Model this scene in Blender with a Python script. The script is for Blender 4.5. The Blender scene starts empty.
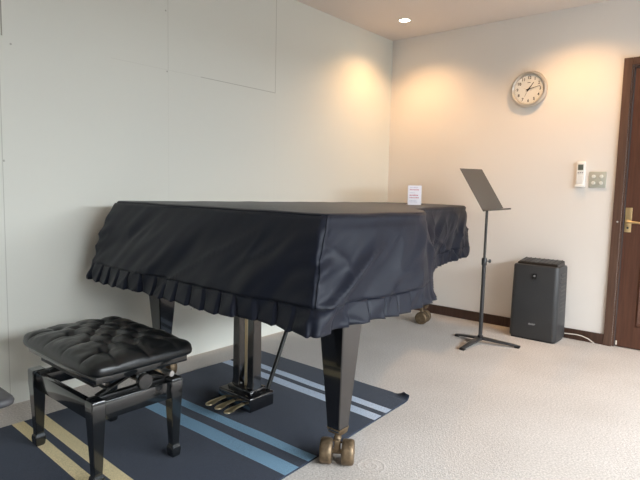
import bpy, bmesh, math, random
from mathutils import Vector, Matrix, noise
random.seed(4)
scene = bpy.context.scene
C = scene.collection
PI = math.pi
CEIL = 2.4

# ------------------------------------------------------------------ materials
def mat(name, col, rough=.5, metal=0., spec=.5, coat=0., bump=None, sheen=0., var=None, emit=None, estr=0., coat_rough=.03):
    m = bpy.data.materials.new(name); m.use_nodes = True
    nt = m.node_tree; b = nt.nodes['Principled BSDF']
    b.inputs['Base Color'].default_value = (*col, 1)
    b.inputs['Roughness'].default_value = rough
    b.inputs['Metallic'].default_value = metal
    b.inputs['Specular IOR Level'].default_value = spec
    b.inputs['Coat Weight'].default_value = coat
    b.inputs['Coat IOR'].default_value = 1.55
    b.inputs['Coat Roughness'].default_value = coat_rough
    b.inputs['Sheen Weight'].default_value = sheen
    if emit:
        b.inputs['Emission Color'].default_value = (*emit, 1)
        b.inputs['Emission Strength'].default_value = estr
    tc = nt.nodes.new('ShaderNodeTexCoord')
    if var:   # (scale, amount)
        n = nt.nodes.new('ShaderNodeTexNoise'); n.inputs['Scale'].default_value = var[0]; n.inputs['Detail'].default_value = 6
        nt.links.new(tc.outputs['Object'], n.inputs['Vector'])
        r = nt.nodes.new('ShaderNodeValToRGB')
        r.color_ramp.elements[0].position = .35; r.color_ramp.elements[1].position = .65
        k = var[1]
        r.color_ramp.elements[0].color = tuple(c*(1-k) for c in col)+(1,)
        r.color_ramp.elements[1].color = tuple(min(1, c*(1+k)) for c in col)+(1,)
        nt.links.new(n.outputs['Fac'], r.inputs['Fac'])
        nt.links.new(r.outputs['Color'], b.inputs['Base Color'])
    if bump:  # (scale, strength, distance)
        n2 = nt.nodes.new('ShaderNodeTexNoise'); n2.inputs['Scale'].default_value = bump[0]; n2.inputs['Detail'].default_value = 4
        nt.links.new(tc.outputs['Object'], n2.inputs['Vector'])
        bp = nt.nodes.new('ShaderNodeBump'); bp.inputs['Strength'].default_value = bump[1]; bp.inputs['Distance'].default_value = bump[2]
        nt.links.new(n2.outputs['Fac'], bp.inputs['Height']); nt.links.new(bp.outputs['Normal'], b.inputs['Normal'])
    return m

M = {}
M['ceil'] = mat('ceiling_paper', (.78, .70, .64), .9, bump=(160, .2, .002))
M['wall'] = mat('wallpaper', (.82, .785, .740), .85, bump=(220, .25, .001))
M['wall_dim'] = mat('wallpaper_low_bounce', (.38, .35, .32), .85, bump=(220, .25, .001))  # wallpaper of the unseen walls, colour darkened to cut bounced light
M['cover'] = mat('navy_nylon', (.0047, .0073, .0165), .48, spec=.24, sheen=.04, bump=(900, .25, .0008))
M['lacquer'] = mat('black_lacquer', (.006, .006, .007), .10, spec=.7, coat=.8)
M['bench_lacquer'] = mat('black_satin_lacquer', (.008, .009, .010), .14, spec=.6, coat=.5)
M['leather'] = mat('black_leather', (.005, .006, .007), .30, spec=.5, bump=(500, .3, .0008))
M['brass'] = mat('polished_brass', (.86, .72, .46), .36, metal=1)
M['old_brass'] = mat('aged_brass', (.20, .145, .09), .52, metal=.75, var=(60, .25))
M['door_brass'] = mat('door_brass', (.80, .62, .34), .35, metal=1)
M['steel'] = mat('steel', (.6, .6, .6), .3, metal=1)
M['dark_metal'] = mat('dark_steel', (.02, .02, .02), .4, metal=.6)
M['stand_black'] = mat('stand_black', (.03, .03, .032), .35, spec=.5)
M['stand_grey'] = mat('stand_grey', (.075, .072, .066), .5, spec=.3, metal=.1)
M['purifier'] = mat('charcoal_plastic', (.043, .044, .046), .48, spec=.4, var=(300, .12))
M['black_plastic'] = mat('black_plastic', (.008, .008, .009), .35)
M['badge_white'] = mat('badge_white', (.5, .5, .5), .4)
M['badge_grey'] = mat('badge_grey', (.32, .32, .32), .5)
M['rug'] = mat('rug_navy', (.030, .040, .064), .95, spec=.1, var=(400, .35), bump=(500, .6, .002), sheen=.1)
M['rug_cream'] = mat('rug_cream', (.72, .61, .37), .95, spec=.1, var=(300, .2), bump=(500, .6, .002))
M['rug_blue'] = mat('rug_blue', (.20, .34, .47), .95, spec=.1, var=(300, .2), bump=(500, .6, .002))
M['rug_pale'] = mat('rug_pale', (.50, .58, .70), .95, spec=.1, var=(300, .2), bump=(500, .6, .002))
M['clock_silver'] = mat('clock_silver', (.62, .59, .54), .3, metal=.75)
M['clock_face'] = mat('clock_face', (.80, .79, .74), .5)
M['ink'] = mat('ink', (.02, .02, .02), .5)
M['white_plastic'] = mat('white_plastic', (.86, .86, .84), .35)
M['switch_plate'] = mat('switch_plate', (.48, .48, .41), .4)
M['switch_key'] = mat('switch_key', (.76, .76, .70), .35)
M['lcd'] = mat('lcd', (.13, .15, .13), .3)
M['button'] = mat('grey_button', (.35, .35, .35), .5)
M['card'] = mat('card_paper', (.82, .77, .80), .6)
M['card_red'] = mat('card_print', (.62, .25, .28), .7)
M['card_grey'] = mat('card_print_grey', (.45, .40, .50), .7)
M['cord'] = mat('cord_white', (.66, .60, .52), .5)
M['grey_vinyl'] = mat('grey_vinyl', (.055, .055, .06), .5, bump=(300, .3, .001))
M['frame_white'] = mat('window_white', (.8, .8, .8), .4)
M['lamp_trim'] = mat('lamp_trim', (.8, .78, .74), .4)
M['lamp'] = mat('lamp_glow', (1, .9, .75), .5, emit=(1, .86, .66), estr=22)

# glass: reflective and clear
def glass(name, tint, gloss):
    m = bpy.data.materials.new(name); m.use_nodes = True
    nt = m.node_tree; nt.nodes.clear()
    o = nt.nodes.new('ShaderNodeOutputMaterial'); t = nt.nodes.new('ShaderNodeBsdfTransparent'); g = nt.nodes.new('ShaderNodeBsdfGlossy')
    t.inputs['Color'].default_value = (*tint, 1); g.inputs['Roughness'].default_value = .02
    mx = nt.nodes.new('ShaderNodeMixShader'); mx.inputs['Fac'].default_value = gloss
    nt.links.new(t.outputs[0], mx.inputs[1]); nt.links.new(g.outputs[0], mx.inputs[2]); nt.links.new(mx.outputs[0], o.inputs['Surface'])
    return m
M['glass'] = glass('window_glass', (.95, .97, .97), .06)

def wood(name, c1, c2, rough=.4):
    m = mat(name, c1, rough, spec=.4)
    nt = m.node_tree; b = nt.nodes['Principled BSDF']
    tc = nt.nodes.new('ShaderNodeTexCoord'); mp = nt.nodes.new('ShaderNodeMapping')
    mp.inputs['Scale'].default_value = (30, 30, 2)
    n = nt.nodes.new('ShaderNodeTexNoise'); n.inputs['Scale'].default_value = 2.2; n.inputs['Detail'].default_value = 8; n.inputs['Distortion'].default_value = .6
    r = nt.nodes.new('ShaderNodeValToRGB'); r.color_ramp.elements[0].position = .3; r.color_ramp.elements[1].position = .7
    r.color_ramp.elements[0].color = (*c1, 1); r.color_ramp.elements[1].color = (*c2, 1)
    nt.links.new(tc.outputs['Object'], mp.inputs['Vector']); nt.links.new(mp.outputs['Vector'], n.inputs['Vector'])
    nt.links.new(n.outputs['Fac'], r.inputs['Fac']); nt.links.new(r.outputs['Color'], b.inputs['Base Color'])
    return m
M['door_wood'] = wood('door_wood', (.075, .030, .018), (.115, .050, .030), .42)
M['frame_wood'] = wood('frame_wood', (.085, .045, .030), (.125, .070, .048), .4)
M['base_wood'] = wood('base_wood', (.045, .022, .014), (.075, .038, .026), .45)

def carpet_mat():
    m = mat('loop_carpet', (.58, .53, .48), .97, spec=.1)
    nt = m.node_tree; b = nt.nodes['Principled BSDF']; L = nt.links.new
    tc = nt.nodes.new('ShaderNodeTexCoord')
    def noise_(sc, det):
        n = nt.nodes.new('ShaderNodeTexNoise'); n.inputs['Scale'].default_value = sc; n.inputs['Detail'].default_value = det
        L(tc.outputs['Object'], n.inputs['Vector']); return n
    a = noise_(120, 3); c = noise_(2.2, 4)
    v = nt.nodes.new('ShaderNodeTexVoronoi'); v.inputs['Scale'].default_value = 170; L(tc.outputs['Object'], v.inputs['Vector'])
    r = nt.nodes.new('ShaderNodeValToRGB'); r.color_ramp.elements[0].position = .3; r.color_ramp.elements[1].position = .7
    r.color_ramp.elements[0].color = (.465, .437, .412, 1); r.color_ramp.elements[1].color = (.70, .662, .63, 1)
    L(a.outputs['Fac'], r.inputs['Fac'])
    r2 = nt.nodes.new('ShaderNodeValToRGB'); r2.color_ramp.elements[0].position = .35; r2.color_ramp.elements[1].position = .7
    r2.color_ramp.elements[0].color = (.90, .89, .88, 1); r2.color_ramp.elements[1].color = (1, 1, 1, 1)
    L(c.outputs['Fac'], r2.inputs['Fac'])
    mx = nt.nodes.new('ShaderNodeMix'); mx.data_type = 'RGBA'; mx.blend_type = 'MULTIPLY'; mx.inputs[0].default_value = 1
    L(r.outputs['Color'], mx.inputs[6]); L(r2.outputs['Color'], mx.inputs[7]); L(mx.outputs[2], b.inputs['Base Color'])
    # pile relief, and the ring a castor cup pressed into the pile
    sub = nt.nodes.new('ShaderNodeVectorMath'); sub.operation = 'SUBTRACT'; sub.inputs[1].default_value = (-2.53, -1.605, 0)
    ln = nt.nodes.new('ShaderNodeVectorMath'); ln.operation = 'LENGTH'
    L(tc.outputs['Object'], sub.inputs[0]); L(sub.outputs[0], ln.inputs[0])
    def ring(rad, w):
        s = nt.nodes.new('ShaderNodeMath'); s.operation = 'SUBTRACT'; s.inputs[1].default_value = rad; L(ln.outputs['Value'], s.inputs[0])
        ab = nt.nodes.new('ShaderNodeMath'); ab.operation = 'ABSOLUTE'; L(s.outputs[0], ab.inputs[0])
        mr = nt.nodes.new('ShaderNodeMapRange'); mr.interpolation_type = 'SMOOTHSTEP'
        mr.inputs['From Min'].default_value = w; mr.inputs['From Max'].default_value = 0; L(ab.outputs[0], mr.inputs['Value'])
        return mr.outputs['Result']
    r1, r3 = ring(.052, .008), ring(.022, .007)
    ad = nt.nodes.new('ShaderNodeMath'); ad.operation = 'ADD'; L(r1, ad.inputs[0]); L(r3, ad.inputs[1])
    ad2 = nt.nodes.new('ShaderNodeMath'); ad2.operation = 'MULTIPLY_ADD'; ad2.inputs[1].default_value = 1.0
    L(ad.outputs[0], ad2.inputs[0]); L(v.outputs['Distance'], ad2.inputs[2])
    bp = nt.nodes.new('ShaderNodeBump'); bp.inputs['Strength'].default_value = .35; bp.inputs['Distance'].default_value = .003
    L(ad2.outputs[0], bp.inputs['Height']); L(bp.outputs['Normal'], b.inputs['Normal'])
    return m
M['carpet'] = carpet_mat()

def panel_mat():
    """painted board wall: butt joints between boards, small screw marks"""
    m = mat('wall_board', (.72, .735, .665), .75, bump=(90, .12, .001))
    nt = m.node_tree; b = nt.nodes['Principled BSDF']; L = nt.links.new
    tc = nt.nodes.new('ShaderNodeTexCoord'); sp = nt.nodes.new('ShaderNodeSeparateXYZ'); L(tc.outputs['Object'], sp.inputs[0])
    def math_(op, a, b_=None, c_=None):
        n = nt.nodes.new('ShaderNodeMath'); n.operation = op
        for i, q in enumerate((a, b_, c_)):
            if q is None: continue
            if isinstance(q, (int, float)): n.inputs[i].default_value = q
            else: L(q, n.inputs[i])
        return n.outputs[0]
    X, Z = sp.outputs['X'], sp.outputs['Z']
    def line(axis, pos, w, other, lo, hi, strength):
        d = math_('ABSOLUTE', math_('SUBTRACT', axis, pos))
        on = math_('LESS_THAN', d, w)
        g = math_('MULTIPLY', math_('GREATER_THAN', other, lo), math_('LESS_THAN', other, hi))
        return math_('MULTIPLY', math_('MULTIPLY', on, g), strength)
    def dot(x, z, r):
        dx = math_('SUBTRACT', X, x); dz = math_('SUBTRACT', Z, z)
        return math_('MULTIPLY', math_('LESS_THAN', math_('ADD', math_('MULTIPLY', dx, dx), math_('MULTIPLY', dz, dz)), r*r), .5)
    parts = [line(X, -3.222, .003, Z, 1.72, 2.5, .75), line(X, -3.245, .002, Z, 1.72, 2.5, .5), line(X, -3.235, .0018, Z, 0, 1.72, .35),
             line(X, -2.35, .0014, Z, 1.724, 2.5, .30), line(X, -2.349, .0012, Z, 0, 1.724, .10),
             line(X, -1.480, .0024, Z, 1.722, 2.5, .42), line(X, -1.480, .0012, Z, 0, 1.722, .06),
             line(Z, 1.724, .0022, X, -2.12, -1.48, .42), line(Z, 1.724, .0014, X, -2.7, -2.12, .12)]
    for x, z in ((-3.185, 1.69), (-2.357, 1.715), (-3.23, 1.16), (-3.26, 1.16), (-2.365, 2.05), (-2.19, .30), (-2.168, .30)):
        parts.append(dot(x, z, .005))
    acc = parts[0]
    for p in parts[1:]: acc = math_('MAXIMUM', acc, p)
    mx = nt.nodes.new('ShaderNodeMix'); mx.data_type = 'RGBA'
    L(acc, mx.inputs[0]); mx.inputs[6].default_value = (.745, .755, .695, 1); mx.inputs[7].default_value = (.20, .19, .15, 1)
    L(mx.outputs[2], b.inputs['Base Color'])
    return m
M['board'] = panel_mat()

# ------------------------------------------------------------------ mesh helpers
def obj(name, bm, m, parent=None, smooth=None, loc=None, rot=None):
    bmesh.ops.recalc_face_normals(bm, faces=bm.faces)
    me = bpy.data.meshes.new(name); bm.to_mesh(me); bm.free()
    ms = m if isinstance(m, (list, tuple)) else [m]
    for q in ms: me.materials.append(q)
    o = bpy.data.objects.new(name, me); C.objects.link(o)
    if parent: o.parent = parent
    if smooth is not None:
        for p in me.polygons: p.use_smooth = True
        if smooth < 180:
            me.set_sharp_from_angle(angle=math.radians(smooth))
    if loc: o.location = loc
    if rot: o.rotation_euler = rot
    return o
def tag(o, label=None, cat=None, group=None, kind=None):
    if label: o['label'] = label
    if cat: o['category'] = cat
    if group: o['group'] = group
    if kind: o['kind'] = kind
    return o
def empty(name, loc, label, cat, group=None, rz=0):
    o = bpy.data.objects.new(name, None); C.objects.link(o); o.location = loc; o.rotation_euler = (0, 0, rz)
    o.empty_display_size = .1
    return tag(o, label, cat, group)
def struct(name, bm, m, parent=None, smooth=None):
    o = obj(name, bm, m, parent, smooth)
    if parent is None: o['kind'] = 'structure'
    return o
def B(): return bmesh.new()
def box(bm, x0, x1, y0, y1, z0, z1, bev=0, seg=2, mi=0):
    t = B()
    vs = [t.verts.new((x, y, z)) for z in (z0, z1) for y in (y0, y1) for x in (x0, x1)]
    for f in ((0, 2, 3, 1), (4, 5, 7, 6), (0, 1, 5, 4), (2, 6, 7, 3), (0, 4, 6, 2), (1, 3, 7, 5)):
        t.faces.new([vs[i] for i in f])
    if bev: bmesh.ops.bevel(t, geom=t.edges[:], offset=bev, segments=seg, affect='EDGES', profile=.5)
    merge(bm, t, mi=mi)
def merge(bm, t, M4=None, mi=0):
    if M4 is not None: bmesh.ops.transform(t, matrix=M4, verts=t.verts)
    mp = {}
    for v in t.verts: mp[v] = bm.verts.new(v.co)
    for f in t.faces:
        try:
            nf = bm.faces.new([mp[v] for v in f.verts]); nf.material_index = mi
        except ValueError: pass
    t.free()
def loft(bm, rings, cap=True, M4=None, mi=0):
    t = B(); R = [[t.verts.new(p) for p in r] for r in rings]
    n = len(R[0])
    for a, b in zip(R[:-1], R[1:]):
        for i in range(n):
            t.faces.new((a[i], a[(i+1) % n], b[(i+1) % n], b[i]))
    if cap: t.faces.new(R[0][::-1]); t.faces.new(R[-1])
    merge(bm, t, M4, mi)
def sq(cx, cy, z, hx, hy, c=.12):
    """square ring with small corner chamfers"""
    k = c*min(hx, hy); P = []
    for sx, sy, o in ((1, 1, 0), (-1, 1, 1), (-1, -1, 0), (1, -1, 1)):
        a = (cx+sx*hx, cy+sy*(hy-k), z); b = (cx+sx*(hx-k), cy+sy*hy, z)
        P += [a, b] if o == 0 else [b, a]
    return P
def lathe(bm, prof, n=32, M4=None, mi=0, cap=True):
    rings = [[(r*math.cos(2*PI*i/n), r*math.sin(2*PI*i/n), z) for i in range(n)] for r, z in prof]
    loft(bm, rings, cap, M4, mi)
def tube(bm, pts, r, n=12, mi=0, cap=True):
    pts = [Vector(p) for p in pts]; rings = []
    rr = r if isinstance(r, (list, tuple)) else [r]*len(pts)
    up = None
    for i, p in enumerate(pts):
        d = (pts[min(i+1, len(pts)-1)]-pts[max(i-1, 0)]).normalized()
        if up is None:
            up = Vector((0, 0, 1)) if abs(d.z) < .9 else Vector((1, 0, 0))
        s = d.cross(up).normalized(); up = s.cross(d).normalized()
        rings.append([tuple(p+(s*math.cos(2*PI*k/n)+up*math.sin(2*PI*k/n))*rr[i]) for k in range(n)])
    loft(bm, rings, cap, None, mi)
def bar(bm, a, b, w, h, up=(0, 0, 1), mi=0, w2=None, h2=None, bev=0):
    """rectangular bar from a to b"""
    a, b = Vector(a), Vector(b); d = (b-a).normalized(); s = d.cross(Vector(up)).normalized(); u = s.cross(d).normalized()
    w2 = w if w2 is None else w2; h2 = h if h2 is None else h2
    R = []
    for p, ww, hh in ((a, w, h), (b, w2, h2)):
        R.append([tuple(p+s*sx*ww/2+u*sy*hh/2) for sx, sy in ((-1, -1), (1, -1), (1, 1), (-1, 1))])
    t = B(); vv = [[t.verts.new(p) for p in r] for r in R]
    for i in range(4): t.faces.new((vv[0][i], vv[0][(i+1) % 4], vv[1][(i+1) % 4], vv[1][i]))
    t.faces.new(vv[0][::-1]); t.faces.new(vv[1])
    if bev:
        bmesh.ops.recalc_face_normals(t, faces=t.faces); bmesh.ops.bevel(t, geom=t.edges[:], offset=bev, segments=2, affect='EDGES', profile=.5)
    merge(bm, t, mi=mi)
def text_bm(bm, s, size, M4, depth=.0006, bold=0.0, mi=0):
    cu = bpy.data.curves.new('lettering', 'FONT'); cu.body = s; cu.size = size; cu.align_x = 'CENTER'; cu.align_y = 'CENTER'
    cu.extrude = depth; cu.offset = bold; cu.resolution_u = 2
    o = bpy.data.objects.new('lettering', cu); C.objects.link(o)
    dg = bpy.context.evaluated_depsgraph_get(); me = bpy.data.meshes.new_from_object(o.evaluated_get(dg))
    t = B(); t.from_mesh(me); merge(bm, t, M4, mi)
    bpy.data.objects.remove(o); bpy.data.curves.remove(cu); bpy.data.meshes.remove(me)
def prism(bm, pts, z0, z1, bev=0, mi=0):
    t = B(); lo = [t.verts.new((x, y, z0)) for x, y in pts]; hi = [t.verts.new((x, y, z1)) for x, y in pts]
    n = len(pts)
    for i in range(n): t.faces.new((lo[i], lo[(i+1) % n], hi[(i+1) % n], hi[i]))
    fl = t.faces.new(lo[::-1]); fh = t.faces.new(hi)
    if bev:
        bmesh.ops.bevel(t, geom=list(fh.edges)+list(fl.edges), offset=bev, segments=2, affect='EDGES', profile=.5)
    merge(bm, t, mi=mi)

# ------------------------------------------------------------------ room shell
X0, Y0 = -6.3, -4.9          # rear wall x, window wall y
TH = .12
b = B(); box(b, X0-TH, TH, Y0-TH, TH, -.10, 0); struct('floor', b, M['carpet'])
b = B(); box(b, X0-TH, TH, Y0-TH, TH, CEIL, CEIL+.1); struct('ceiling', b, M['ceil'])
b = B(); box(b, X0-TH, TH, 0, TH, 0, CEIL); struct('wall_left', b, M['board'])
DY0, DY1, DZ = -1.925, -2.745, 1.945      # door leaf opening
b = B()
box(b, 0, TH, DY0, 0, 0, CEIL); box(b, 0, TH, Y0-TH, DY1, 0, CEIL); box(b, 0, TH, DY1, DY0, DZ, CEIL)
struct('wall_right', b, M['wall'])
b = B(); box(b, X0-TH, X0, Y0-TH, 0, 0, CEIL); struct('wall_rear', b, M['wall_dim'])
# window wall with one wide window
WX0, WX1, WZ0, WZ1 = -4.5, -.35, .25, 2.0
b = B()
box(b, X0, WX0, Y0-TH, Y0, 0, CEIL); box(b, WX1, 0, Y0-TH, Y0, 0, CEIL)
box(b, WX0, WX1, Y0-TH, Y0, 0, WZ0); box(b, WX0, WX1, Y0-TH, Y0, WZ1, CEIL)
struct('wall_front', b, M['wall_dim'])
b = B()
box(b, WX0, WX1, Y0-.09, Y0-.03, WZ0, WZ0+.05); box(b, WX0, WX1, Y0-.09, Y0-.03, WZ1-.05, WZ1)
for x in (WX0, WX0+1.02, WX0+2.05, WX0+3.08, WX1-.05): box(b, x, x+.05, Y0-.09, Y0-.03, WZ0+.05, WZ1-.05)
w = struct('window_1', b, M['frame_white'])
b = B(); box(b, WX0+.02, WX1-.02, Y0-.064, Y0-.058, WZ0+.02, WZ1-.02); obj('pane', b, M['glass'], w)

# baseboard of the right wall
b = B(); box(b, -.012, 0, -1.872, 0, 0, .077, .002); struct('baseboard_right', b, M['base_wood'])
b = B(); box(b, -.012, 0, Y0, -2.80, 0, .077, .002); struct('baseboard_right_2', b, M['base_wood'])
b = B(); box(b, X0, X0+.012, Y0, 0, 0, .077, .002); struct('baseboard_rear', b, M['base_wood'])

# door in its frame
b = B()
for a0, a1 in ((-1.872, DY0), (DY1, DY1-.055)):
    lo, hi = min(a0, a1), max(a0, a1)
    box(b, -.018, 0, lo, hi, 0, DZ+.05, .003)
box(b, -.018, 0, DY1-.0, DY0+.0, DZ, DZ+.05, .003)
box(b, 0, TH, DY0-.012, DY0, 0, DZ); box(b, 0, TH, DY1, DY1+.012, 0, DZ); box(b, 0, TH, DY1+.012, DY0-.012, DZ-.012, DZ)
fr = struct('trim_1', b, M['frame_wood'])
b = B(); lathe(b, [(.0, 0), (.006, 0), (.006, .004), (.003, .006), (.0, .006)], 14, Matrix.Translation((-.018, -1.905, .885)) @ Matrix.Rotation(-PI/2, 4, 'Y'))
obj('screw_cap', b, M['steel'], fr, 40)
LY0, LY1 = DY0-.016, DY1+.016   # leaf edges
b = B()
box(b, .010, .045, LY1, LY0, .006, DZ-.016, .002)
def panel(bm, ya, yb, za, zb, x=.010):
    # raised moulding + field
    n = .03
    for (o0, d0, o1, d1) in ((0, 0, .012, -.008), (.012, -.008, .03, -.002), (.03, -.002, .05, -.002), (.05, -.002, .07, -.007)):
        P = lambda o, d: [(x+d, ya-o, za+o), (x+d, yb+o, za+o), (x+d, yb+o, zb-o), (x+d, ya-o, zb-o)]
        A_, B_ = P(o0, d0), P(o1, d1)
        va = [bm.verts.new(p) for p in A_]; vb = [bm.verts.new(p) for p in B_]
        for i in range(4): bm.faces.new((va[i], va[(i+1) % 4], vb[(i+1) % 4], vb[i]))
    bm.faces.new([bm.verts.new(p) for p in P(.07, -.007)])
pm0 = LY0-.115; pm1 = LY1+.115
panel(b, pm0, pm1, .16, .70); panel(b, pm0, pm1, 1.02, 1.83)
dr = struct('door_1', b, M['door_wood'])
b = B()
box(b, .003, .011, -1.988, -1.946, .815, .985, .003)
h = obj('handle_plate', b, M['door_brass'], dr, 40)
b = B(); lathe(b, [(0, 0), (.019, 0), (.019, .006), (.011, .010), (.0095, .040), (0, .040)], 20, Matrix.Translation((.004, -1.967, .885)) @ Matrix.Rotation(-PI/2, 4, 'Y'))
tube(b, [(-.034, -1.967, .885), (-.040, -1.975, .886), (-.040, -1.992, .887), (-.038, -2.03, .885), (-.037, -2.07, .882), (-.036, -2.085, .881)], [.008, .009, .0085, .0075, .007, .006], 12)
obj('door_handle', b, M['door_brass'], h, 50)
b = B(); lathe(b, [(0, 0), (.007, 0), (.007, .003), (0, .003)], 14, Matrix.Translation((.003, -1.967, .845)) @ Matrix.Rotation(-PI/2, 4, 'Y')); obj('keyhole', b, M['ink'], h, 40)
b = B(); box(b, -.001, .011, -1.955, -1.945, .015, .045, .002); obj('floor_latch', b, M['cord'], dr, 40)

# downlights in the ceiling
def downlight(x, y, label, energy):
    e = empty('ceiling_downlight', (x, y, CEIL), label, 'ceiling light', 'recessed downlights in the ceiling')
    b = B(); lathe(b, [(.040, 0), (.056, 0), (.056, -.003), (.050, -.007), (.042, -.006), (.040, 0)], 40, cap=False); obj('trim_ring', b, M['lamp_trim'], e, 40)
    b = B(); lathe(b, [(0, -.0012), (.041, -.0012), (.041, -.0005), (0, -.0005)], 32); obj('lamp_lens', b, M['lamp'], e)
    l = bpy.data.lights.new('downlight_beam', 'SPOT'); l.energy = energy; l.color = (1, .57, .25); l.spot_size = math.radians(134); l.spot_blend = .75; l.shadow_soft_size = .035
    lo = bpy.data.objects.new('downlight_beam', l); C.objects.link(lo); lo.parent = e; lo.location = (0, 0, -.012)
    return e
DL = 36
downlight(-.455, -.395, 'round recessed downlight glowing above the corner of the room', DL)
downlight(-.455, -1.60, 'round recessed downlight in ceiling above the clock wall', DL)

# ------------------------------------------------------------------ wall fittings on the right wall
def on_wall(y, z, x=0.0):
    """local x -> world -y (to the right seen from the room), local y -> world z, local z -> world -x"""
    return Matrix(((0, 0, -1, x), (-1, 0, 0, y), (0, 1, 0, z), (0, 0, 0, 1)))
cy, cz = -1.243, 1.850
ck = empty('wall_clock', (0, cy, cz), 'round silver rimmed wall clock with white dial and black numerals', 'clock')
CW = on_wall(0, 0)
b = B(); lathe(b, [(.0, .002), (.128, .002), (.134, .008), (.136, .020), (.133, .034), (.126, .042), (.118, .043), (.112, .038), (.109, .028), (.109, .022), (0, .022)], 72, CW); obj('clock_frame', b, M['clock_silver'], ck, 35)
b = B(); lathe(b, [(0, .0222), (.108, .0222), (.108, .0245), (0, .0245)], 64, CW); obj('dial', b, M['clock_face'], ck)
b = B()
for k in range(1, 13):
    a = math.radians(90-30*k)
    text_bm(b, str(k), .030, CW @ Matrix.Translation((.085*math.cos(a), .085*math.sin(a), .0255)), .0005, .0006)
for k in range(60):
    a = math.radians(6*k); r0, r1 = (.099, .1045) if k % 5 == 0 else (.102, .1045)
    t = B(); w_ = .0008
    dx, dy = math.cos(a), math.sin(a)
    q = [t.verts.new((r*dx-s*w_*dy, r*dy+s*w_*dx, .0252)) for r, s in ((r0, -1), (r1, -1), (r1, 1), (r0, 1))]
    t.faces.new(q); merge(b, t, CW)
obj('numerals', b, M['ink'], ck)
b = B()
for (x, z, w_, h_) in ((-.012, .047, .022, .004),): box(b, -.0262, -.0247, -x-w_, -x, z, z+h_)
obj('maker_mark', b, M['ink'], ck)
def hand(name, deg, length, w0, w1, z):
    b = B(); a = math.radians(90-deg); d = Vector((math.cos(a), math.sin(a), 0)); s = Vector((-d.y, d.x, 0))
    t = B(); R = []
    for zz in (z, z+.0012):
        R.append([t.verts.new(p) for p in (d*-.018-s*w0+Vector((0, 0, zz)), d*-.018+s*w0+Vector((0, 0, zz)), d*length+s*w1+Vector((0, 0, zz)), d*length-s*w1+Vector((0, 0, zz)))])
    for i in range(4): t.faces.new((R[0][i], R[0][(i+1) % 4], R[1][(i+1) % 4], R[1][i]))
    t.faces.new(R[0][::-1]); t.faces.new(R[1]); merge(b, t, CW)
    return obj(name, b, M['ink'], ck)
hand('hour_hand', 36, .060, .0035, .0022, .0275); hand('minute_hand', 77, .088, .0028, .0016, .0295); hand('second_hand', 205, .060, .0008, .0005, .0312)
b = B(); lathe(b, [(0, .026), (.005, .026), (.005, .034), (0, .034)], 16, CW); obj('hub', b, M['ink'], ck, 40)

# air-conditioner remote in its holder
rc = empty('remote_control', (0, -1.646, 1.214), 'white air conditioner remote control hanging on the wall left of the switch plate', 'remote control')
b = B(); box(b, -.024, -.004, -.028, .028, -.088, .088, .005, 3); obj('remote_body', b, M['white_plastic'], rc, 40)
b = B(); box(b, -.0255, -.0235, -.018, .018, .028, .068, .0008, 1); obj('display', b, M['lcd'], rc)
for k in (-1, 0, 1):
    b = B(); box(b, -.0262, -.0235, k*.014-.0045, k*.014+.0045, .006, .014, .001, 1); obj('button', b, M['button'], rc)
b = B(); box(b, -.0258, -.0235, -.021, .021, -.070, -.008, .001, 1); obj('sliding_cover', b, M['white_plastic'], rc, 40)
b = B(); box(b, -.028, 0, -.032, .032, -.096, -.075, .003, 2); box(b, -.005, 0, -.032, .032, -.075, .03, .002, 1); obj('holder', b, M['white_plastic'], rc, 40)

# switch plate
sw = empty('switch_plate', (0, -1.757, 1.174), 'square beige wall switch plate with four round knobs beside the door', 'switch')
b = B(); box(b, -.009, 0, -.056, .056, -.057, .057, .003, 2); obj('face_plate', b, M['switch_plate'], sw, 40)
for sy in (-1, 1):
    for sz in (-1, 1):
        b = B(); lathe(b, [(0, 0), (.0125, 0), (.0125, .004), (.0105, .006), (0, .006)], 20, Matrix.Translation((-.009, sy*.025, sz*.023)) @ Matrix.Rotation(-PI/2, 4, 'Y'))
        obj('switch_knob', b, M['switch_key'], sw, 40)

# ------------------------------------------------------------------ air purifier
ap = empty('air_purifier', (-.150, -1.448, 0), 'tall charcoal air purifier standing on the carpet against the wall', 'air purifier')
def rr(hx, hy, r, n=7, cx=0, cy=0, z=0, rb=None):
    """rounded rectangle; rb = radius of the back corners (+x)"""
    rb = r if rb is None else rb; P = []
    for sx, sy, a0, q in ((1, 1, 0, rb), (-1, 1, 90, r), (-1, -1, 180, r), (1, -1, 270, rb)):
        for k in range(n+1):
            a = math.radians(a0+90*k/n)
            P.append((cx+sx*(hx-q)+q*math.cos(a), cy+sy*(hy-q)+q*math.sin(a), z))
    return P
b = B()
loft(b, [rr(.104, .160, .03, z=.0, rb=.012), rr(.104, .160, .03, z=.022, rb=.012)]); obj('base', b, M['black_plastic'], ap, 40)
b = B()
loft(b, [rr(.107, .165, .034, z=.012, rb=.012), rr(.112, .169, .036, z=.02, rb=.012), rr(.110, .166, .036, z=.30, rb=.012), rr(.106, .163, .036, z=.536, rb=.012), rr(.101, .158, .034, z=.548, rb=.010)])
obj('housing', b, M['purifier'], ap, 35)
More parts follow.
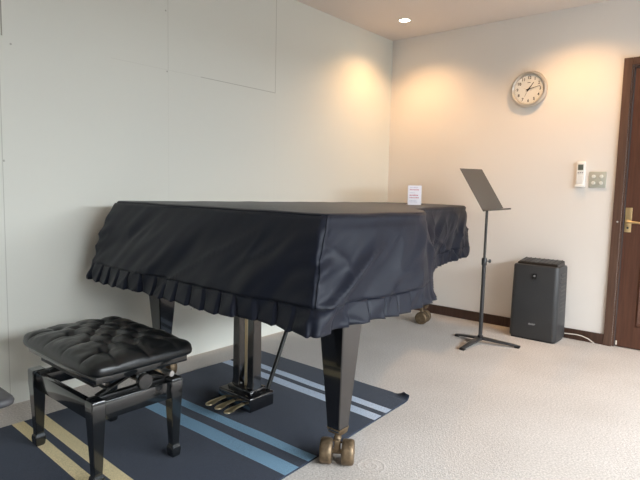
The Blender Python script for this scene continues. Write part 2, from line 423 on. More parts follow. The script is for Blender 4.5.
# top outlet rising behind the front lip
b = B()
t = B(); xs = [-.070, .095]
for (y0, y1) in ((-.146, .146),):
    V = [t.verts.new(p) for p in ((-.072, y0, .546), (-.072, y1, .546), (.096, y1, .546), (.096, y0, .546), (-.060, y0+.006, .566), (-.060, y1-.006, .566), (.094, y1-.004, .582), (.094, y0+.004, .582))]
    for f in ((0, 3, 2, 1), (4, 5, 6, 7), (0, 1, 5, 4), (1, 2, 6, 5), (2, 3, 7, 6), (3, 0, 4, 7)): t.faces.new([V[i] for i in f])
bmesh.ops.recalc_face_normals(t, faces=t.faces); bmesh.ops.bevel(t, geom=t.edges[:], offset=.004, segments=2, affect='EDGES'); merge(b, t)
ot = obj('air_outlet', b, M['black_plastic'], ap, 40)
b = B()
for k in range(9):
    y = -.128+k*.032; bar(b, (-.052, y, .568), (.086, y, .583), .003, .006)
obj('louvre', b, M['purifier'], ot)
b = B(); box(b, -.115, -.110, -.017, .017, .450, .490, .002, 2); bd = obj('indicator_panel', b, M['black_plastic'], ap, 40)
b = B(); lathe(b, [(.004, 0), (.007, 0), (.007, .0012), (.004, .0012)], 24, Matrix.Translation((-.1148, 0, .474)) @ Matrix.Rotation(-PI/2, 4, 'Y'), cap=False)
box(b, -.1162, -.115, -.0015, .0015, .468, .479); obj('indicator_mark', b, M['badge_white'], bd)
b = B(); text_bm(b, 'SHARP', .016, on_wall(0, .118, -.1125), .0012, .0006); obj('brand_lettering', b, M['badge_grey'], ap)
b = B()
for k in range(14): box(b, -.05, .07, -.1670, -.1630, .10+k*.03, .108+k*.03)
obj('side_vent', b, M['black_plastic'], ap)

pc = B()
tube(pc, [(-.055, -1.620, .045), (-.052, -1.70, .050), (-.050, -1.74, .046), (-.046, -1.78, .033), (-.042, -1.81, .014), (-.040, -1.825, .0035)], .0035, 8)
tag(obj('power_cord', pc, M['cord'], None, 60), 'thin pale power cord looping from the air purifier down to the carpet near the door', 'cord')
pc = B()
tube(pc, [(-.022, -1.262, .20), (-.030, -1.250, .155), (-.036, -1.262, .11), (-.040, -1.272, .06), (-.05, -1.268, .02), (-.06, -1.260, .004)], .003, 8)
tag(obj('power_cord', pc, M['cord'], None, 60), 'thin cable hanging at the left side of the air purifier', 'cord')
b = B(); box(b, -.010, 0, -1.290, -1.235, .16, .26, .003, 2); wo = tag(obj('wall_outlet', b, M['switch_key'], None, 40), 'small pale wall socket low on the wall at left of the air purifier', 'outlet')

# ------------------------------------------------------------------ music stand
ms = empty('music_stand', (-.601, -1.208, 0), 'black music stand with grey sloping desk beside the air purifier', 'music stand')
def S(p): return (p[0]+.601, p[1]+1.208, p[2])
hub = (0, 0, 0)
b = B(); lathe(b, [(.0, .022), (.017, .022), (.019, .028), (.019, .055), (.0125, .062), (.0, .062)], 24); obj('hub', b, M['stand_black'], ms, 40)
for fx, fy in ((-.850, -1.189), (-.528, -1.452), (-.545, -1.005)):
    f = Vector((fx+.601, fy+1.208, 0)); u = f.normalized()
    b = B(); bar(b, u*.008+Vector((0, 0, .038)), f+Vector((0, 0, .012)), .050, .016, w2=.026, h2=.012, bev=.003)
    lg = obj('leg', b, M['stand_black'], ms, 40)
    b = B(); c = f-u*.006; box(b, c.x-.017, c.x+.017, c.y-.017, c.y+.017, 0, .016, .003, 2); obj('rubber_foot', b, M['black_plastic'], lg, 40)
b = B(); tube(b, [(0, 0, .05), (0, 0, .585)], .0135, 16); obj('lower_tube', b, M['stand_black'], ms, 50)
b = B(); lathe(b, [(.0, .560), (.0175, .560), (.0185, .566), (.0185, .602), (.0150, .610), (0, .610)], 20)
cl = obj('clamp_collar', b, M['stand_black'], ms, 40)
b = B(); d = Vector((.643, -.766, 0))
tube(b, [d*.012+Vector((0, 0, .588)), d*.034+Vector((0, 0, .588))], .0045, 10)
tube(b, [d*.031+Vector((0, 0, .588)), d*.033+Vector((0, 0, .588)), d*.044+Vector((0, 0, .588))], [.009, .0135, .0125], 12); obj('clamp_knob', b, M['stand_black'], cl, 40)
b = B(); tube(b, [(0, 0, .60), (0, 0, .965)], .0092, 14); obj('upper_tube', b, M['stand_grey'], ms, 50)
# desk
nb = Vector((-.805, -1.264, .948)); fb = Vector((-.321, -1.217, .948)); tt = Vector((-.027, .167, .281))
nb = Vector(S(nb)); fb = Vector(S(fb)); e = fb-nb; en = e.normalized(); tn = tt.normalized(); nn = en.cross(tn).normalized()
if nn.y > 0: nn = -nn
b = B()
bar(b, nb+e*.5, nb+e*.5+tt, e.length, .0022, up=nn)
dk = obj('desk', b, M['stand_grey'], ms)
b = B(); hz = Vector((nn.x, nn.y, 0)).normalized()
bar(b, nb+e*.5, nb+e*.5+hz*.052, e.length, .0025)
bar(b, nb+e*.5+hz*.051+Vector((0, 0, -.001)), nb+e*.5+hz*.051+Vector((0, 0, .010)), e.length, .002, up=hz)
obj('ledge', b, M['stand_grey'], dk)
b = B()
mid = nb+e*.5+tt*.24-nn*.006
bar(b, mid-en*.04, mid+en*.04, .06, .008, up=nn)
tube(b, [(0, 0, .955), (0, 0, .968), mid-nn*.002], .009, 12)
obj('tilt_bracket', b, M['stand_black'], ms, 40)

# ------------------------------------------------------------------ rug
def shear(x):
    K = ((-9, -.035), (-3.0, -.035), (-2.8, .024), (-2.6, .024), (-2.2, -.045), (-1.8, -.035))
    for (a, fa), (c, fc) in zip(K[:-1], K[1:]):
        if x <= c: return fa+(fc-fa)*(x-a)/(c-a)
    return K[-1][1]
RX = lambda far, y: far + shear(far)*(-.24-y)/1.14     # lengthwise stripes lean slightly
def ywidth(x): # far and near edge at x
    return -.250, -1.378-(-1.84-x)*.040
stops = [(-4.55, 0), (-3.322, 1), (-3.272, 0), (-3.237, 1), (-3.180, 0), (-2.832, 2), (-2.762, 0), (-2.706, 2), (-2.652, 0), (-2.150, 3), (-2.088, 0), (-2.050, 3), (-1.998, 0), (-1.825, 0)]
b = B(); xs = []
for (xa, mi), (xb, _) in zip(stops[:-1], stops[1:]):
    n = max(1, int((xb-xa)/.03))
    if xb == -1.825: n = 60
    for k in range(n): xs.append((xa+(xb-xa)*k/n, mi))
xs.append((-1.825, 0))
NY = 70; T = .008
def rugpt(x, j, top):
    v = j/NY; yf, yn = ywidth(x); y = yf+(yn-yf)*v; xx = RX(x, y)+.018*v*max(0, min(1, (x+1.99)/.16))
    z = T if top else 0.0008
    # ripple in the cloth, and the curled corner at the near right
    dist = -1.825-x; wv = max(0, (v-.91)/.09); wv = wv*wv*(3-2*wv); Lc = .048
    if dist < Lc and wv > 0:
        r = .0095; th = (Lc-dist)/r*wv*.85; s0 = Lc-(Lc-dist)*1.0
        q = r + (0 if top else T*.6)
        q = r if top else r+T*.7
        base = xx-(Lc-dist)*wv*-0  # keep
        x_start = xx-(Lc-dist)+.030*wv*(Lc-dist)/Lc
        flat = (Lc-dist)*(1-wv*.85)
        xx = x_start+flat+q*math.sin(min(th, 5.0))
        z = (.0008+r+T*.7)-q*math.cos(min(th, 5.0)) if th > .0 else z
    z += (.0022*(noise.noise(Vector((x*5, y*5, 0)))+.5) if top else 0)
    return (xx, y, z)
rows_t = [[b.verts.new(rugpt(x, j, True)) for j in range(NY+1)] for x, _ in xs]
rows_b = [[b.verts.new(rugpt(x, j, False)) for j in range(NY+1)] for x, _ in xs]
for i in range(len(xs)-1):
    for j in range(NY):
        f = b.faces.new((rows_t[i][j], rows_t[i][j+1], rows_t[i+1][j+1], rows_t[i+1][j])); f.material_index = xs[i][1] if 2 <= 2 else 0
        f = b.faces.new((rows_b[i][j], rows_b[i+1][j], rows_b[i+1][j+1], rows_b[i][j+1]))
    b.faces.new((rows_t[i][0], rows_t[i+1][0], rows_b[i+1][0], rows_b[i][0])); b.faces.new((rows_t[i][NY], rows_b[i][NY], rows_b[i+1][NY], rows_t[i+1][NY]))
for j in range(NY):
    b.faces.new((rows_t[0][j], rows_b[0][j], rows_b[0][j+1], rows_t[0][j+1])); b.faces.new((rows_t[-1][j], rows_t[-1][j+1], rows_b[-1][j+1], rows_b[-1][j]))
rug = obj('rug', b, [M['rug'], M['rug_cream'], M['rug_blue'], M['rug_pale']], None, 50)
tag(rug, 'navy rug with pairs of cream, blue and pale stripes under the piano bench', 'rug')

# ------------------------------------------------------------------ piano outline
def catmull(P, n):
    out = []
    for i in range(1, len(P)-2):
        p0, p1, p2, p3 = P[i-1:i+3]
        for k in range(n):
            t = k/n
            out.append(tuple(.5*((2*p1[a])+(-p0[a]+p2[a])*t+(2*p0[a]-5*p1[a]+4*p2[a]-p3[a])*t*t+(-p0[a]+3*p1[a]-3*p2[a]+p3[a])*t**3) for a in (0, 1)))
    out.append(P[-2]); return out
curve = catmull([(-2.8, -1.57), (-2.28, -1.572), (-2.10, -1.545), (-1.92, -1.45), (-1.76, -1.32), (-1.55, -1.205), (-1.1, -1.105), (-.70, -1.035), (-.45, -.975), (-.26, -.84), (-.17, -.62), (-.165, -.40), (-.20, -.25), (-.30, -.175), (-.5, -.19), (-.7, -.19)], 10)
OUT = [(-2.79, -.212), (-2.80, -.227), (-2.80, -1.555), (-2.785, -1.57)] + curve   # closed, runs counter-clockwise seen from above? fixed below
def resample(P, step):
    L = [0]
    Q = P+[P[0]]
    for a, b_ in zip(Q[:-1], Q[1:]): L.append(L[-1]+math.dist(a, b_))
    n = int(L[-1]/step); out = []; j = 0
    for i in range(n):
        s = L[-1]*i/n
        while L[j+1] < s: j += 1
        t = (s-L[j])/(L[j+1]-L[j]); a, b_ = Q[j], Q[j+1]
        out.append((a[0]+(b_[0]-a[0])*t, a[1]+(b_[1]-a[1])*t))
    return out, L[-1]
RP, PER = resample(OUT, .0058); N = len(RP)
nor = []
for i in range(N):
    a, c_ = RP[i-4], RP[(i+4) % N]; tx, ty = c_[0]-a[0], c_[1]-a[1]; l = math.hypot(tx, ty)
    nor.append((ty/l, -tx/l))
cxm = sum(p[0] for p in RP)/N; cym = sum(p[1] for p in RP)/N
if nor[5][0] > 0: nor = [(-a, -c_) for a, c_ in nor]          # the first points lie on the front: outward is -x
ZT = lambda x: .983-.0085*(x+2.8)
SEAM, HEM = .680, .603
HZ = lambda x: max(0, (x+2.0))*.006 - .012*max(0, min(1, (x+2.7)/.3))
def fold(i, t):
    s = PER*i/N; nx, ny = nor[i]; x, y = RP[i]
    front = max(0, -nx); side = max(0, -ny)
    n1 = noise.noise(Vector((s*2.2+t*1.2, t*1.5, 3)))
    n2 = noise.noise(Vector((s*7+t*3.0, t*1.8, 7)))
    n3 = noise.noise(Vector((s*16+t*5.0, t*3.0, 11)))
    amp = min(1, t*2.2)
    f = (.014*n1*front+.018*n2*side+.012*n2+.007*n3)*amp
    # the cloth dips over the lid edge before it hangs
    f += side*.007*math.exp(-((t-.085)/.03)**2)*-1
    # long diagonal drapes on the treble side
    ph = s*9.0+t*3.6+1.5*n1
    f += side*.026*amp*(abs(math.sin(ph))**.7*-1+.6)
    f += front*.008*amp*math.sin(s*10+t*6+2*n1)
    # sharper creases where the cloth was folded
    r1 = 1-abs(math.sin(s*7.3-t*2.2+2.4*n1)); r2 = 1-abs(math.sin(s*4.1+t*3.4+1.7*n2+1))
    f += amp*(side*.010*r1**4+side*.012*r2**6+front*.006*r2**5)
    # gathers beside the two front corners
    dc = min(math.hypot(x+2.8, y+1.57), math.hypot(x+2.8, y+.175))
    f += .005*math.exp(-(dc/.10)**2)*math.sin(t*34+s*30)*amp
    return f
def base_off(i, t):
    nx, ny = nor[i]; x = RP[i][0]
    front = max(0, -nx); side = max(0, -ny); back = max(0, ny)
    return .006+t*(.125*front**1.2+.050*side*(1 if x < -1.3 else .45)+.05*back+.004*max(0, nx)) - .010*math.sin(PI*t)*front
smooth_off = {}
def mitre(i, t):
    # near the keyboard end the cloth hangs outwards over the wider keybed, square at both corners
    x, y = RP[i]; cl = lambda q: max(0., min(1., q))
    of, os_, ob = .140, .070, .060
    return (-of*t**.82*cl((-2.25-x)/.55), t**.9*(-os_*cl((-.9-y)/.67)+ob*cl((y+.9)/.66)))
def ring(t):
    vals = [base_off(i, t) for i in range(N)]
    k = 9; return [sum(vals[(i+j) % N] for j in range(-k, k+1))/(2*k+1) for i in range(N)]
def cover_pts(rows):
    out = []
    for kind, t in rows:
        r = []
        offs = ring(min(t, 1))
        for i in range(N):
            x, y = RP[i]; nx, ny = nor[i]; zt = ZT(x); s = PER*i/N
            if kind == 'skirt':
                tt_ = t; z = zt+(HEM+HZ(x)-zt)*tt_; o = offs[i]+fold(i, t)
            else:
                u = kind; tt_ = t; z = zt+(HEM+HZ(x)-zt)*tt_; o = offs[i]+fold(i, t)
                # knife pleats, sharper towards the hem
                wob = 1+.25*noise.noise(Vector((s*1.5, 0, 5)))
                ps = s/.082+.45*noise.noise(Vector((s*3.1, 2, 9)))
                fr_ = ps-math.floor(ps)
                nt_ = max(0, 1-abs(fr_-.5)/.065); nt_ = nt_*nt_*(3-2*nt_)
                pl = (fr_+.5) % 1.0+.25
                o += (.003+.011*u)*(pl-.75)*wob - (.005+.013*u)*nt_*wob - .0012*math.exp(-(u/.1)**2)
                z += u*(.006*noise.noise(Vector((s*4, 1, 2)))-.004*pl)
            if ny > .6 : o = min(o, .15)
            wm = max(0, min(1, (-2.05-x)/.25)); mx, my = mitre(i, min(t, 1)); bo = offs[i]; ex = o-bo
            ox = (nx*bo)*(1-wm)+(mx+nx*.004)*wm; oy = (ny*bo)*(1-wm)+(my+ny*.004)*wm
            r.append((x+ox+nx*ex, y+oy+ny*ex, z))
        out.append(r)
    return out
tS = (.983-SEAM)/(.983-HEM)
sk_rows = [('skirt', tS*k/26) for k in range(1, 27)]
rf_rows = [(k/8, tS+(1-tS)*k/8) for k in range(0, 9)]
cov = empty('piano_cover', (-1.6, -.8, 0), 'navy blue cloth dust cover with pleated hem draped over the grand piano', 'piano cover')
def lo_(p): return (p[0]+1.6, p[1]+.8, p[2])
def shell(rings, name, m, solid=.0022):
    b = B(); R = [[b.verts.new(lo_(p)) for p in r] for r in rings]
    for a, c_ in zip(R[:-1], R[1:]):
        for i in range(N): b.faces.new((a[i], a[(i+1) % N], c_[(i+1) % N], c_[i]))
    o = obj(name, b, m, cov, 180)
    md = o.modifiers.new('Solidify', 'SOLIDIFY'); md.thickness = solid; md.offset = 1 if False else -1
    return o
top_edge = []
for (dz, ins) in ((.0, -.012), (-.001, -.004), (-.005, .001), (-.011, .004)):
    offs = ring(0)
    top_edge.append([(RP[i][0]+nor[i][0]*(ins+.002*noise.noise(Vector((PER*i/N*12, 0, 1)))), RP[i][1]+nor[i][1]*(ins), ZT(RP[i][0])+dz+.002*noise.noise(Vector((PER*i/N*6, 4, 1)))) for i in range(N)])
# top panel
b = B(); R = [[b.verts.new(lo_(p)) for p in r] for r in top_edge[:3]]
for a, c_ in zip(R[:-1], R[1:]):
    for i in range(N): b.faces.new((a[i], a[(i+1) % N], c_[(i+1) % N], c_[i]))
f = b.faces.new(R[0][::-1]); bmesh.ops.triangulate(b, faces=[f])
tp = obj('top_panel', b, M['cover'], cov, 60)
skr = shell([top_edge[2], top_edge[3]]+cover_pts(sk_rows), 'skirt', M['cover'])
rfl = shell(cover_pts(rf_rows), 'pleated_frill', M['cover'])
# piping cord along the top edge and the two front corner seams
b = B()
sk = cover_pts(sk_rows)
for target in ((-2.8, -1.565),):
    i0 = min(range(N), key=lambda i: math.dist(RP[i], target))
    i0 = (i0+2) % N
    tube(b, [lo_(top_edge[3][i0])]+[lo_((r[i0][0]+nor[i0][0]*.001, r[i0][1]+nor[i0][1]*.001, r[i0][2])) for r in sk], .0022, 6)
pts = [lo_((top_edge[2][i][0], top_edge[2][i][1], top_edge[2][i][2]-.002)) for i in range(0, N, 3)]
pts.append(pts[0]); tube(b, pts, .0022, 6)
obj('piping', b, M['cover'], cov, 180)

# ------------------------------------------------------------------ grand piano under the cover
gp = empty('grand_piano', (-1.6, -.8, 0), 'black lacquered grand piano hidden under the navy cover, on brass castors', 'piano')
def inset(P, d):
    n = len(P); o = []
    for i in range(n):
        a, c_ = P[(i-1) % n], P[(i+1) % n]; tx, ty = c_[0]-a[0], c_[1]-a[1]; l = math.hypot(tx, ty) or 1
        nx, ny = ty/l, -tx/l
        if nrm_sign < 0: nx, ny = -nx, -ny
        o.append((P[i][0]-nx*d, P[i][1]-ny*d))
    return o
SP, _ = resample(OUT, .04)
a, c_ = SP[1], SP[3]; nrm_sign = 1 if (c_[1]-a[1]) < 0 else -1
ny0 = (c_[1]-a[1]); nrm_sign = 1 if ny0 < 0 else -1
P2 = [lo_((x, y, 0))[:2] for x, y in inset(SP, .035)]
b = B(); prism(b, P2, .640, .905, .004); obj('case', b, M['lacquer'], gp, 40)
P3 = [lo_((x, y, 0))[:2] for x, y in inset(SP, .022)]
b = B(); prism(b, P3, .907, .935, .004); obj('lid', b, M['lacquer'], gp, 40)
b = B(); box(b, -2.835+1.6, -2.765+1.6, -1.54+.8, -.21+.8, .655, .735, .006, 2); obj('keybed', b, M['lacquer'], gp, 40)
def castor(parent, loc, rz, name='castor'):
    b = B(); z0 = .046
    for s in (-1, 1):
        lathe(b, [(.008, -.023), (.034, -.023), (.040, -.022), (.044, -.018), (.0458, -.009), (.0458, .009), (.044, .018), (.040, .022), (.034, .023), (.008, .023)], 32, Matrix.Translation((s*.040, 0, z0)) @ Matrix.Rotation(PI/2, 4, 'Y'))
        lathe(b, [(0, -.004), (.012, -.004), (.010, .002), (.004, .005), (0, .005)], 14, Matrix.Translation((s*.060, 0, z0)) @ Matrix.Rotation(s*PI/2, 4, 'Y'))
    lathe(b, [(0, -.040), (.009, -.040), (.009, .040), (0, .040)], 14, Matrix.Translation((0, 0, z0)) @ Matrix.Rotation(PI/2, 4, 'Y'))
    # yoke, swivel pin and screw
    bar(b, (0, 0, z0), (0, .012, .100), .026, .020, up=(0, 1, 0), w2=.020, h2=.018, bev=.003)
    lathe(b, [(0, .085), (.013, .085), (.015, .092), (.011, .100), (.011, .135), (0, .135)], 16, Matrix.Translation((0, .012, 0)))
    bar(b, (-.020, .010, .082), (.022, .018, .070), .007, .007, bev=.001)
    o = obj(name, b, M['old_brass'], parent, 40); o.location = loc; o.rotation_euler = (0, 0, rz); o.scale = (1.06, 1.09, 1.09)
    return o
def piano_leg(x, y, rz, fx=.0, fy=.0):
    e = Vector(lo_((x, y, 0)))
    b = B()
    loft(b, [sq(e.x, e.y, .140, .0295, .0295, .1), sq(e.x, e.y, .20, .0335, .0335, .1), sq(e.x, e.y, .560, .059, .059, .06)])
    loft(b, [sq(e.x, e.y, .560, .066, .066, .06), sq(e.x, e.y, .600, .068, .068, .06)])
    loft(b, [sq(e.x, e.y, .601, .085, .085, .06), sq(e.x, e.y, .640, .085, .085, .06)])
    l = obj('leg', b, M['lacquer'], gp, 40)
    b = B(); loft(b, [sq(e.x, e.y, .124, .010, .024, .1), sq(e.x, e.y, .130, .024, .029, .1), sq(e.x, e.y, .152, .0325, .0325, .1)]); obj('castor_mount', b, M['old_brass'], l, 40)
    castor(l, (e.x+fx, e.y+fy, 0), rz)
    return l
YAW = math.radians(39.96)
piano_leg(-2.605, -1.494, YAW-PI/2-.12)
piano_leg(-2.525, -.195, 0)
piano_leg(-.385, -.630, YAW-PI/2+1.05)
# pedal lyre
def G(x, y, z): return lo_((x, y, z))
b = B()
g0, g1 = G(-2.580, -.968, 0), G(-2.425, -.742, 0)
box(b, g0[0], g1[0], g0[1], g1[1], .035, .105, .008, 3)
g0, g1 = G(-2.550, -.935, 0), G(-2.445, -.775, 0)
box(b, g0[0], g1[0], g0[1], g1[1], .105, .122, .004, 2)
ly = obj('pedal_lyre', b, M['lacquer'], gp, 40)
for yy in (-.908, -.806):
    b = B(); c = G(-2.50, yy, 0)
    loft(b, [sq(c[0], c[1], .122, .030, .024, .1), sq(c[0], c[1], .150, .026, .021, .1), sq(c[0], c[1], .60, .024, .021, .1), sq(c[0], c[1], .640, .034, .028, .1)])
    obj('post', b, M['lacquer'], ly, 40)
for yy in (-.870, -.860, -.850):
    b = B(); tube(b, [G(-2.505, yy, .122), G(-2.505, yy, .640)], .0032, 8); obj('pedal_rod', b, M['brass'], ly, 60)
for yy in (-.790, -.855, -.920):
    b = B(); k0 = G(-2.585, yy, 0)
    R = []
    for d, hw, z, th in ((.03, .012, .070, .007), (0, .012, .070, .007), (-.020, .0125, .069, .007), (-.038, .014, .068, .007), (-.054, .018, .066, .007), (-.070, .022, .064, .007), (-.086, .0215, .062, .007), (-.097, .015, .061, .006), (-.103, .005, .060, .003)):
        x = k0[0]+d; y = k0[1]
        R.append([(x, y-hw, z-th*.3), (x, y-hw*.6, z-th), (x, y+hw*.6, z-th), (x, y+hw, z-th*.3), (x, y+hw*.75, z+th*.35), (x, y, z+th*.7), (x, y-hw*.75, z+th*.35)])
    loft(b, R); obj('pedal', b, M['brass'], ly, 60)
for yy in (-.93,):
    b = B(); tube(b, [G(-2.43, yy, .105), G(-2.15, yy+.02, .640)], .0105, 10); obj('brace_rod', b, M['dark_metal'], ly, 60)

# ------------------------------------------------------------------ sign on the cover
zc = ZT(-1.25)
sg = empty('table_sign', (-1.125, -.935, zc+.0045), 'small white card with red lettering standing upright on the piano cover', 'sign', rz=math.radians(-50))
b = B(); box(b, -.044, .044, -.0015, .0015, 0, .126); card = obj('card', b, M['card'], sg)
b = B(); box(b, -.044, .044, -.0015, .040, 0, .002); obj('foot', b, M['card'], sg)
def bars(m, rows, name):
    for (z, w_, hgt) in rows:
        b = B(); x = -.033
        while x < -.033+w_:
            l = random.uniform(.005, .009); box(b, x, min(x+l, .034), -.0022, -.0014, z, z+hgt*random.uniform(.75, 1)); x += l+.0022
        obj(name, b, m, card)
bars(M['card_grey'], [(.112, .05, .004), (.077, .030, .003), (.026, .045, .003), (.018, .05, .003)], 'small_print')
bars(M['card_red'], [(.095, .055, .008), (.059, .055, .009), (.044, .052, .007)], 'red_print')

# ------------------------------------------------------------------ piano bench
bn = empty('piano_bench', (-3.163, -.759, .0105), 'black adjustable piano bench with button tufted leather seat on the striped rug', 'bench')
HX, HY = .157, .235
b = B()
for sx in (-1, 1): box(b, sx*HX-.012, sx*HX+.012, -HY+.02, HY-.02, .240, .306, .002)
for sy in (-1, 1): box(b, -HX+.02, HX-.02, sy*HY-.012, sy*HY+.012, .240, .306, .002)
obj('frame_rails', b, M['bench_lacquer'], bn, 40)
for sx in (-1, 1):
    for sy in (-1, 1):
        b = B(); cx, cy_ = sx*HX, sy*HY
        loft(b, [sq(cx, cy_, 0, .014, .014), sq(cx, cy_, .006, .018, .018), sq(cx, cy_, .030, .021, .021), sq(cx, cy_, .042, .019, .019), sq(cx, cy_, .048, .0155, .0155),
                 sq(cx, cy_, .060, .0155, .0155), sq(cx, cy_, .235, .0235, .0235), sq(cx, cy_, .262, .0255, .0255), sq(cx, cy_, .312, .0255, .0255), sq(cx, cy_, .317, .023, .023)])
        obj('leg', b, M['bench_lacquer'], bn, 35)
# seat board
SX, SY = .186, .274
OX, OY = .022, .020
b = B(); box(b, OX-SX, OX+SX, OY-SY, OY+SY, .374, .4055, .004, 2); obj('seat_board', b, M['bench_lacquer'], bn, 40)
# tufted cushion
b = B(); NU, NV = 110, 150
CXh, CYh = .212, .306
btn = []
for iu, u in enumerate((-.5, 0, .5)):
    for v in ((-.62, -.21, .21, .62)): btn.append((u*CXh, v*CYh))
mids = [(u*CXh, v*CYh) for u in (-.25, .25) for v in (-.42, 0, .42)]
btn = btn[:]+mids
segs = []
for (ax, ay) in btn:
    for (bx_, by_) in mids:
        if (ax, ay) != (bx_, by_) and abs(ax-bx_) < .3*CXh and abs(ay-by_) < .24*CYh: segs.append((ax, ay, bx_, by_))
for v in (-.62, -.21, .21, .62):
    for s in (-1, 1): segs.append((s*.5*CXh, v*CYh, s*1.0*CXh, v*CYh*1.12))
for u in (-.5, 0, .5):
    for s in (-1, 1): segs.append((u*CXh, s*.62*CYh, u*CXh*1.15, s*1.0*CYh))
def dseg(px, py, s):
    ax, ay, bx_, by_ = s; dx, dy = bx_-ax, by_-ay
    t = max(0, min(1, ((px-ax)*dx+(py-ay)*dy)/(dx*dx+dy*dy))); return math.hypot(px-ax-t*dx, py-ay-t*dy)
def cush(iu, iv):
    u = -1+2*iu/NU; v = -1+2*iv/NV
    # denser at rims
    u = math.sin(u*PI/2)*.5+u*.5; v = math.sin(v*PI/2)*.5+v*.5
    # rounded-square plan
    q = 10; k = (abs(u)**q+abs(v)**q)**(1/q); mlt = max(abs(u), abs(v)); sc = mlt/k if k > 0 else 1
    sc = 1-(1-sc)*mlt**3
    x, y = u*CXh*sc, v*CYh*sc
    e = max(abs(u), abs(v)); rim = (1-e**7)**.5
    z = .036*rim + .020*(1-u*u)*(1-v*v)
    dm = min(math.hypot(x-p[0], y-p[1]) for p in btn); ds = min(dseg(x, y, s) for s in segs)
    sf = min(1, rim*1.6)
    z -= sf*(.018*math.exp(-(dm/.016)**2)+.010*math.exp(-dm/.035))
    z -= sf*.0075*math.exp(-(ds/.007)**1.2)*(.6+.8*noise.noise(Vector((x*9, y*9, 4)))+.2)
    z += sf*(.0018*noise.noise(Vector((x*40, y*40, 0)))+.006*noise.noise(Vector((x*13, y*13, 5))))
    return (x+OX, y+OY, .430+max(0, z))
R = [[b.verts.new(cush(i, j)) for j in range(NV+1)] for i in range(NU+1)]
for i in range(NU):
    for j in range(NV): b.faces.new((R[i][j], R[i+1][j], R[i+1][j+1], R[i][j+1]))
rim = [R[i][0] for i in range(NU)]+[R[NU][j] for j in range(NV)]+[R[i][NV] for i in range(NU, 0, -1)]+[R[0][j] for j in range(NV, 0, -1)]
n = len(rim)
prev = rim
for kx, zz in ((1.006, .423), (1.002, .413), (.985, .407), (.95, .406)):
    lowr = [b.verts.new(((v.co.x-OX)*kx+OX, (v.co.y-OY)*(1-(1-kx)*.7)+OY, zz)) for v in rim]
    for i in range(n): b.faces.new((prev[i], lowr[i], lowr[(i+1) % n], prev[(i+1) % n]))
    prev = lowr
b.faces.new(lowr)
cu_ = obj('cushion', b, M['leather'], bn, 180)
for (px, py) in btn:
    zb = min((v.co-Vector((px, py, v.co.z))).length for r in [] for v in r) if False else None
    u, v = px/CXh, py/CYh
    z = .430+.036+.020*(1-u*u)*(1-v*v)-.018-.010-.006
    b = B(); lathe(b, [(0, z-.002), (.0075, z-.002), (.0085, z+.002), (.006, z+.005), (0, z+.006)], 16, Matrix.Translation((px+OX, py+OY, 0))); obj('tuft_button', b, M['leather'], cu_, 60)
# lifting mechanism
b = B()
for sy in (-1, 1):
    bar(b, (-.13, sy*.19, .312), (.06, sy*.19, .376), .022, .007); bar(b, (.14, sy*.19, .312), (-.05, sy*.19, .376), .022, .007)
for sy in (-1, 1): box(b, -.165, .165, sy*.20-.014, sy*.20+.014, .300, .314, .002)
box(b, -.15, -.13, -.21, .21, .352, .376, .002); box(b, .12, .14, -.21, .21, .352, .376, .002)
tube(b, [(-.10, -.215, .335), (-.10, .21, .335)], .006, 8)
mech = obj('lift_mechanism', b, M['dark_metal'], bn, 40)
b = B(); lathe(b, [(0, 0), (.010, 0), (.010, .03), (.026, .032), (.029, .036), (.029, .050), (.026, .054), (0, .055)], 28, Matrix.Translation((-.012, -.262, .364)) @ Matrix.Rotation(PI/2, 4, 'X')); obj('height_knob', b, M['bench_lacquer'], bn, 40)
tube_b = B(); tube(tube_b, [(-.012, -.262, .364), (-.012, .20, .364)], .007, 10); obj('knob_shaft', tube_b, M['dark_metal'], bn, 60)
b = B(); tube(b, [(.132, -.262, .343), (.132, -.21, .343)], .011, 12); tube(b, [(.132, -.21, .343), (.132, .20, .343)], .005, 8); obj('pivot_bolt', b, M['steel'], bn, 60)

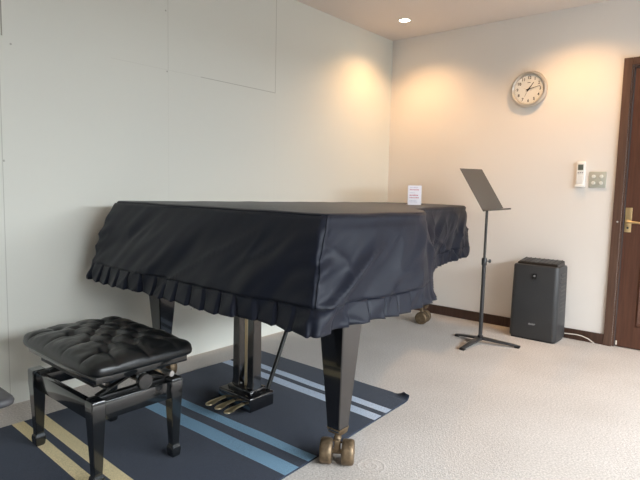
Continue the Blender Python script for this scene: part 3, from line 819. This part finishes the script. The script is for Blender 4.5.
# ------------------------------------------------------------------ grey chair cut off at the left
ch = empty('chair', (-3.835, -.895, .0105), 'grey padded chair, only its seat corner showing at the left edge', 'chair', rz=math.radians(0))
def C_(x, y, z): return (x+3.86, y+.98, z)
b = B()
loft(b, [rr(.215, .215, .025, z=.424), rr(.223, .223, .03, z=.428), rr(.225, .225, .03, z=.438), rr(.222, .222, .03, z=.446), rr(.214, .214, .025, z=.450)])
obj('seat', b, M['grey_vinyl'], ch, 60)
b = B(); loft(b, [rr(.15, .15, .03, z=.400), rr(.15, .15, .03, z=.424)]); obj('seat_frame', b, M['dark_metal'], ch, 40)
for sx in (-1, 1):
    for sy in (-1, 1):
        b = B()
        if sx < 0: tube(b, [(sx*.19, sy*.15, 0), (sx*.165, sy*.15, .40), (sx*.19, sy*.15, .60), (sx*.23, sy*.15, .80)], .011, 10)
        else: tube(b, [(.10, sy*.10, 0), (.14, sy*.12, .395)], .011, 10)
        obj('leg', b, M['dark_metal'], ch, 60)
b = B()
t = B(); box(t, -.255, -.225, -.19, .19, .62, .84, .012, 3); merge(b, t); obj('backrest', b, M['grey_vinyl'], ch, 40)

# ------------------------------------------------------------------ light and camera
def area(name, loc, rot, sx, sy, e, col):
    l = bpy.data.lights.new(name, 'AREA'); l.shape = 'RECTANGLE'; l.size = sx; l.size_y = sy; l.energy = e; l.color = col
    o = bpy.data.objects.new(name, l); C.objects.link(o); o.location = loc; o.rotation_euler = rot; return o
area('daylight', ((WX0+WX1)/2, Y0-1.5, 3.2), (math.radians(54), 0, 0), 7.0, 3.2, 2300, (.93, .955, 1.0))
w = bpy.data.worlds.new('sky'); scene.world = w; w.use_nodes = True
w.node_tree.nodes['Background'].inputs['Color'].default_value = (.75, .87, 1, 1); w.node_tree.nodes['Background'].inputs['Strength'].default_value = 1.1

PX = (-4.18823715, -2.70861997, 1.06738129); yaw, pitch, roll, F = .697484551, -.096267199, .023406803, 534.2769
f = Vector((math.cos(yaw)*math.cos(pitch), math.sin(yaw)*math.cos(pitch), math.sin(pitch)))
r = Vector((math.sin(yaw), -math.cos(yaw), 0)); u = r.cross(f)
r2 = r*math.cos(roll)+u*math.sin(roll); u2 = r2.cross(f)
cam = bpy.data.cameras.new('camera'); co = bpy.data.objects.new('camera', cam); C.objects.link(co)
co.matrix_world = Matrix(((r2.x, u2.x, -f.x, PX[0]), (r2.y, u2.y, -f.y, PX[1]), (r2.z, u2.z, -f.z, PX[2]), (0, 0, 0, 1)))
cam.sensor_width = 36; cam.lens = 36*F/640; cam.clip_start = .05
scene.camera = co
scene.view_settings.view_transform = 'Standard'; scene.view_settings.look = 'None'; scene.view_settings.exposure = .24; scene.view_settings.gamma = 1
scene.view_settings.use_curve_mapping = False
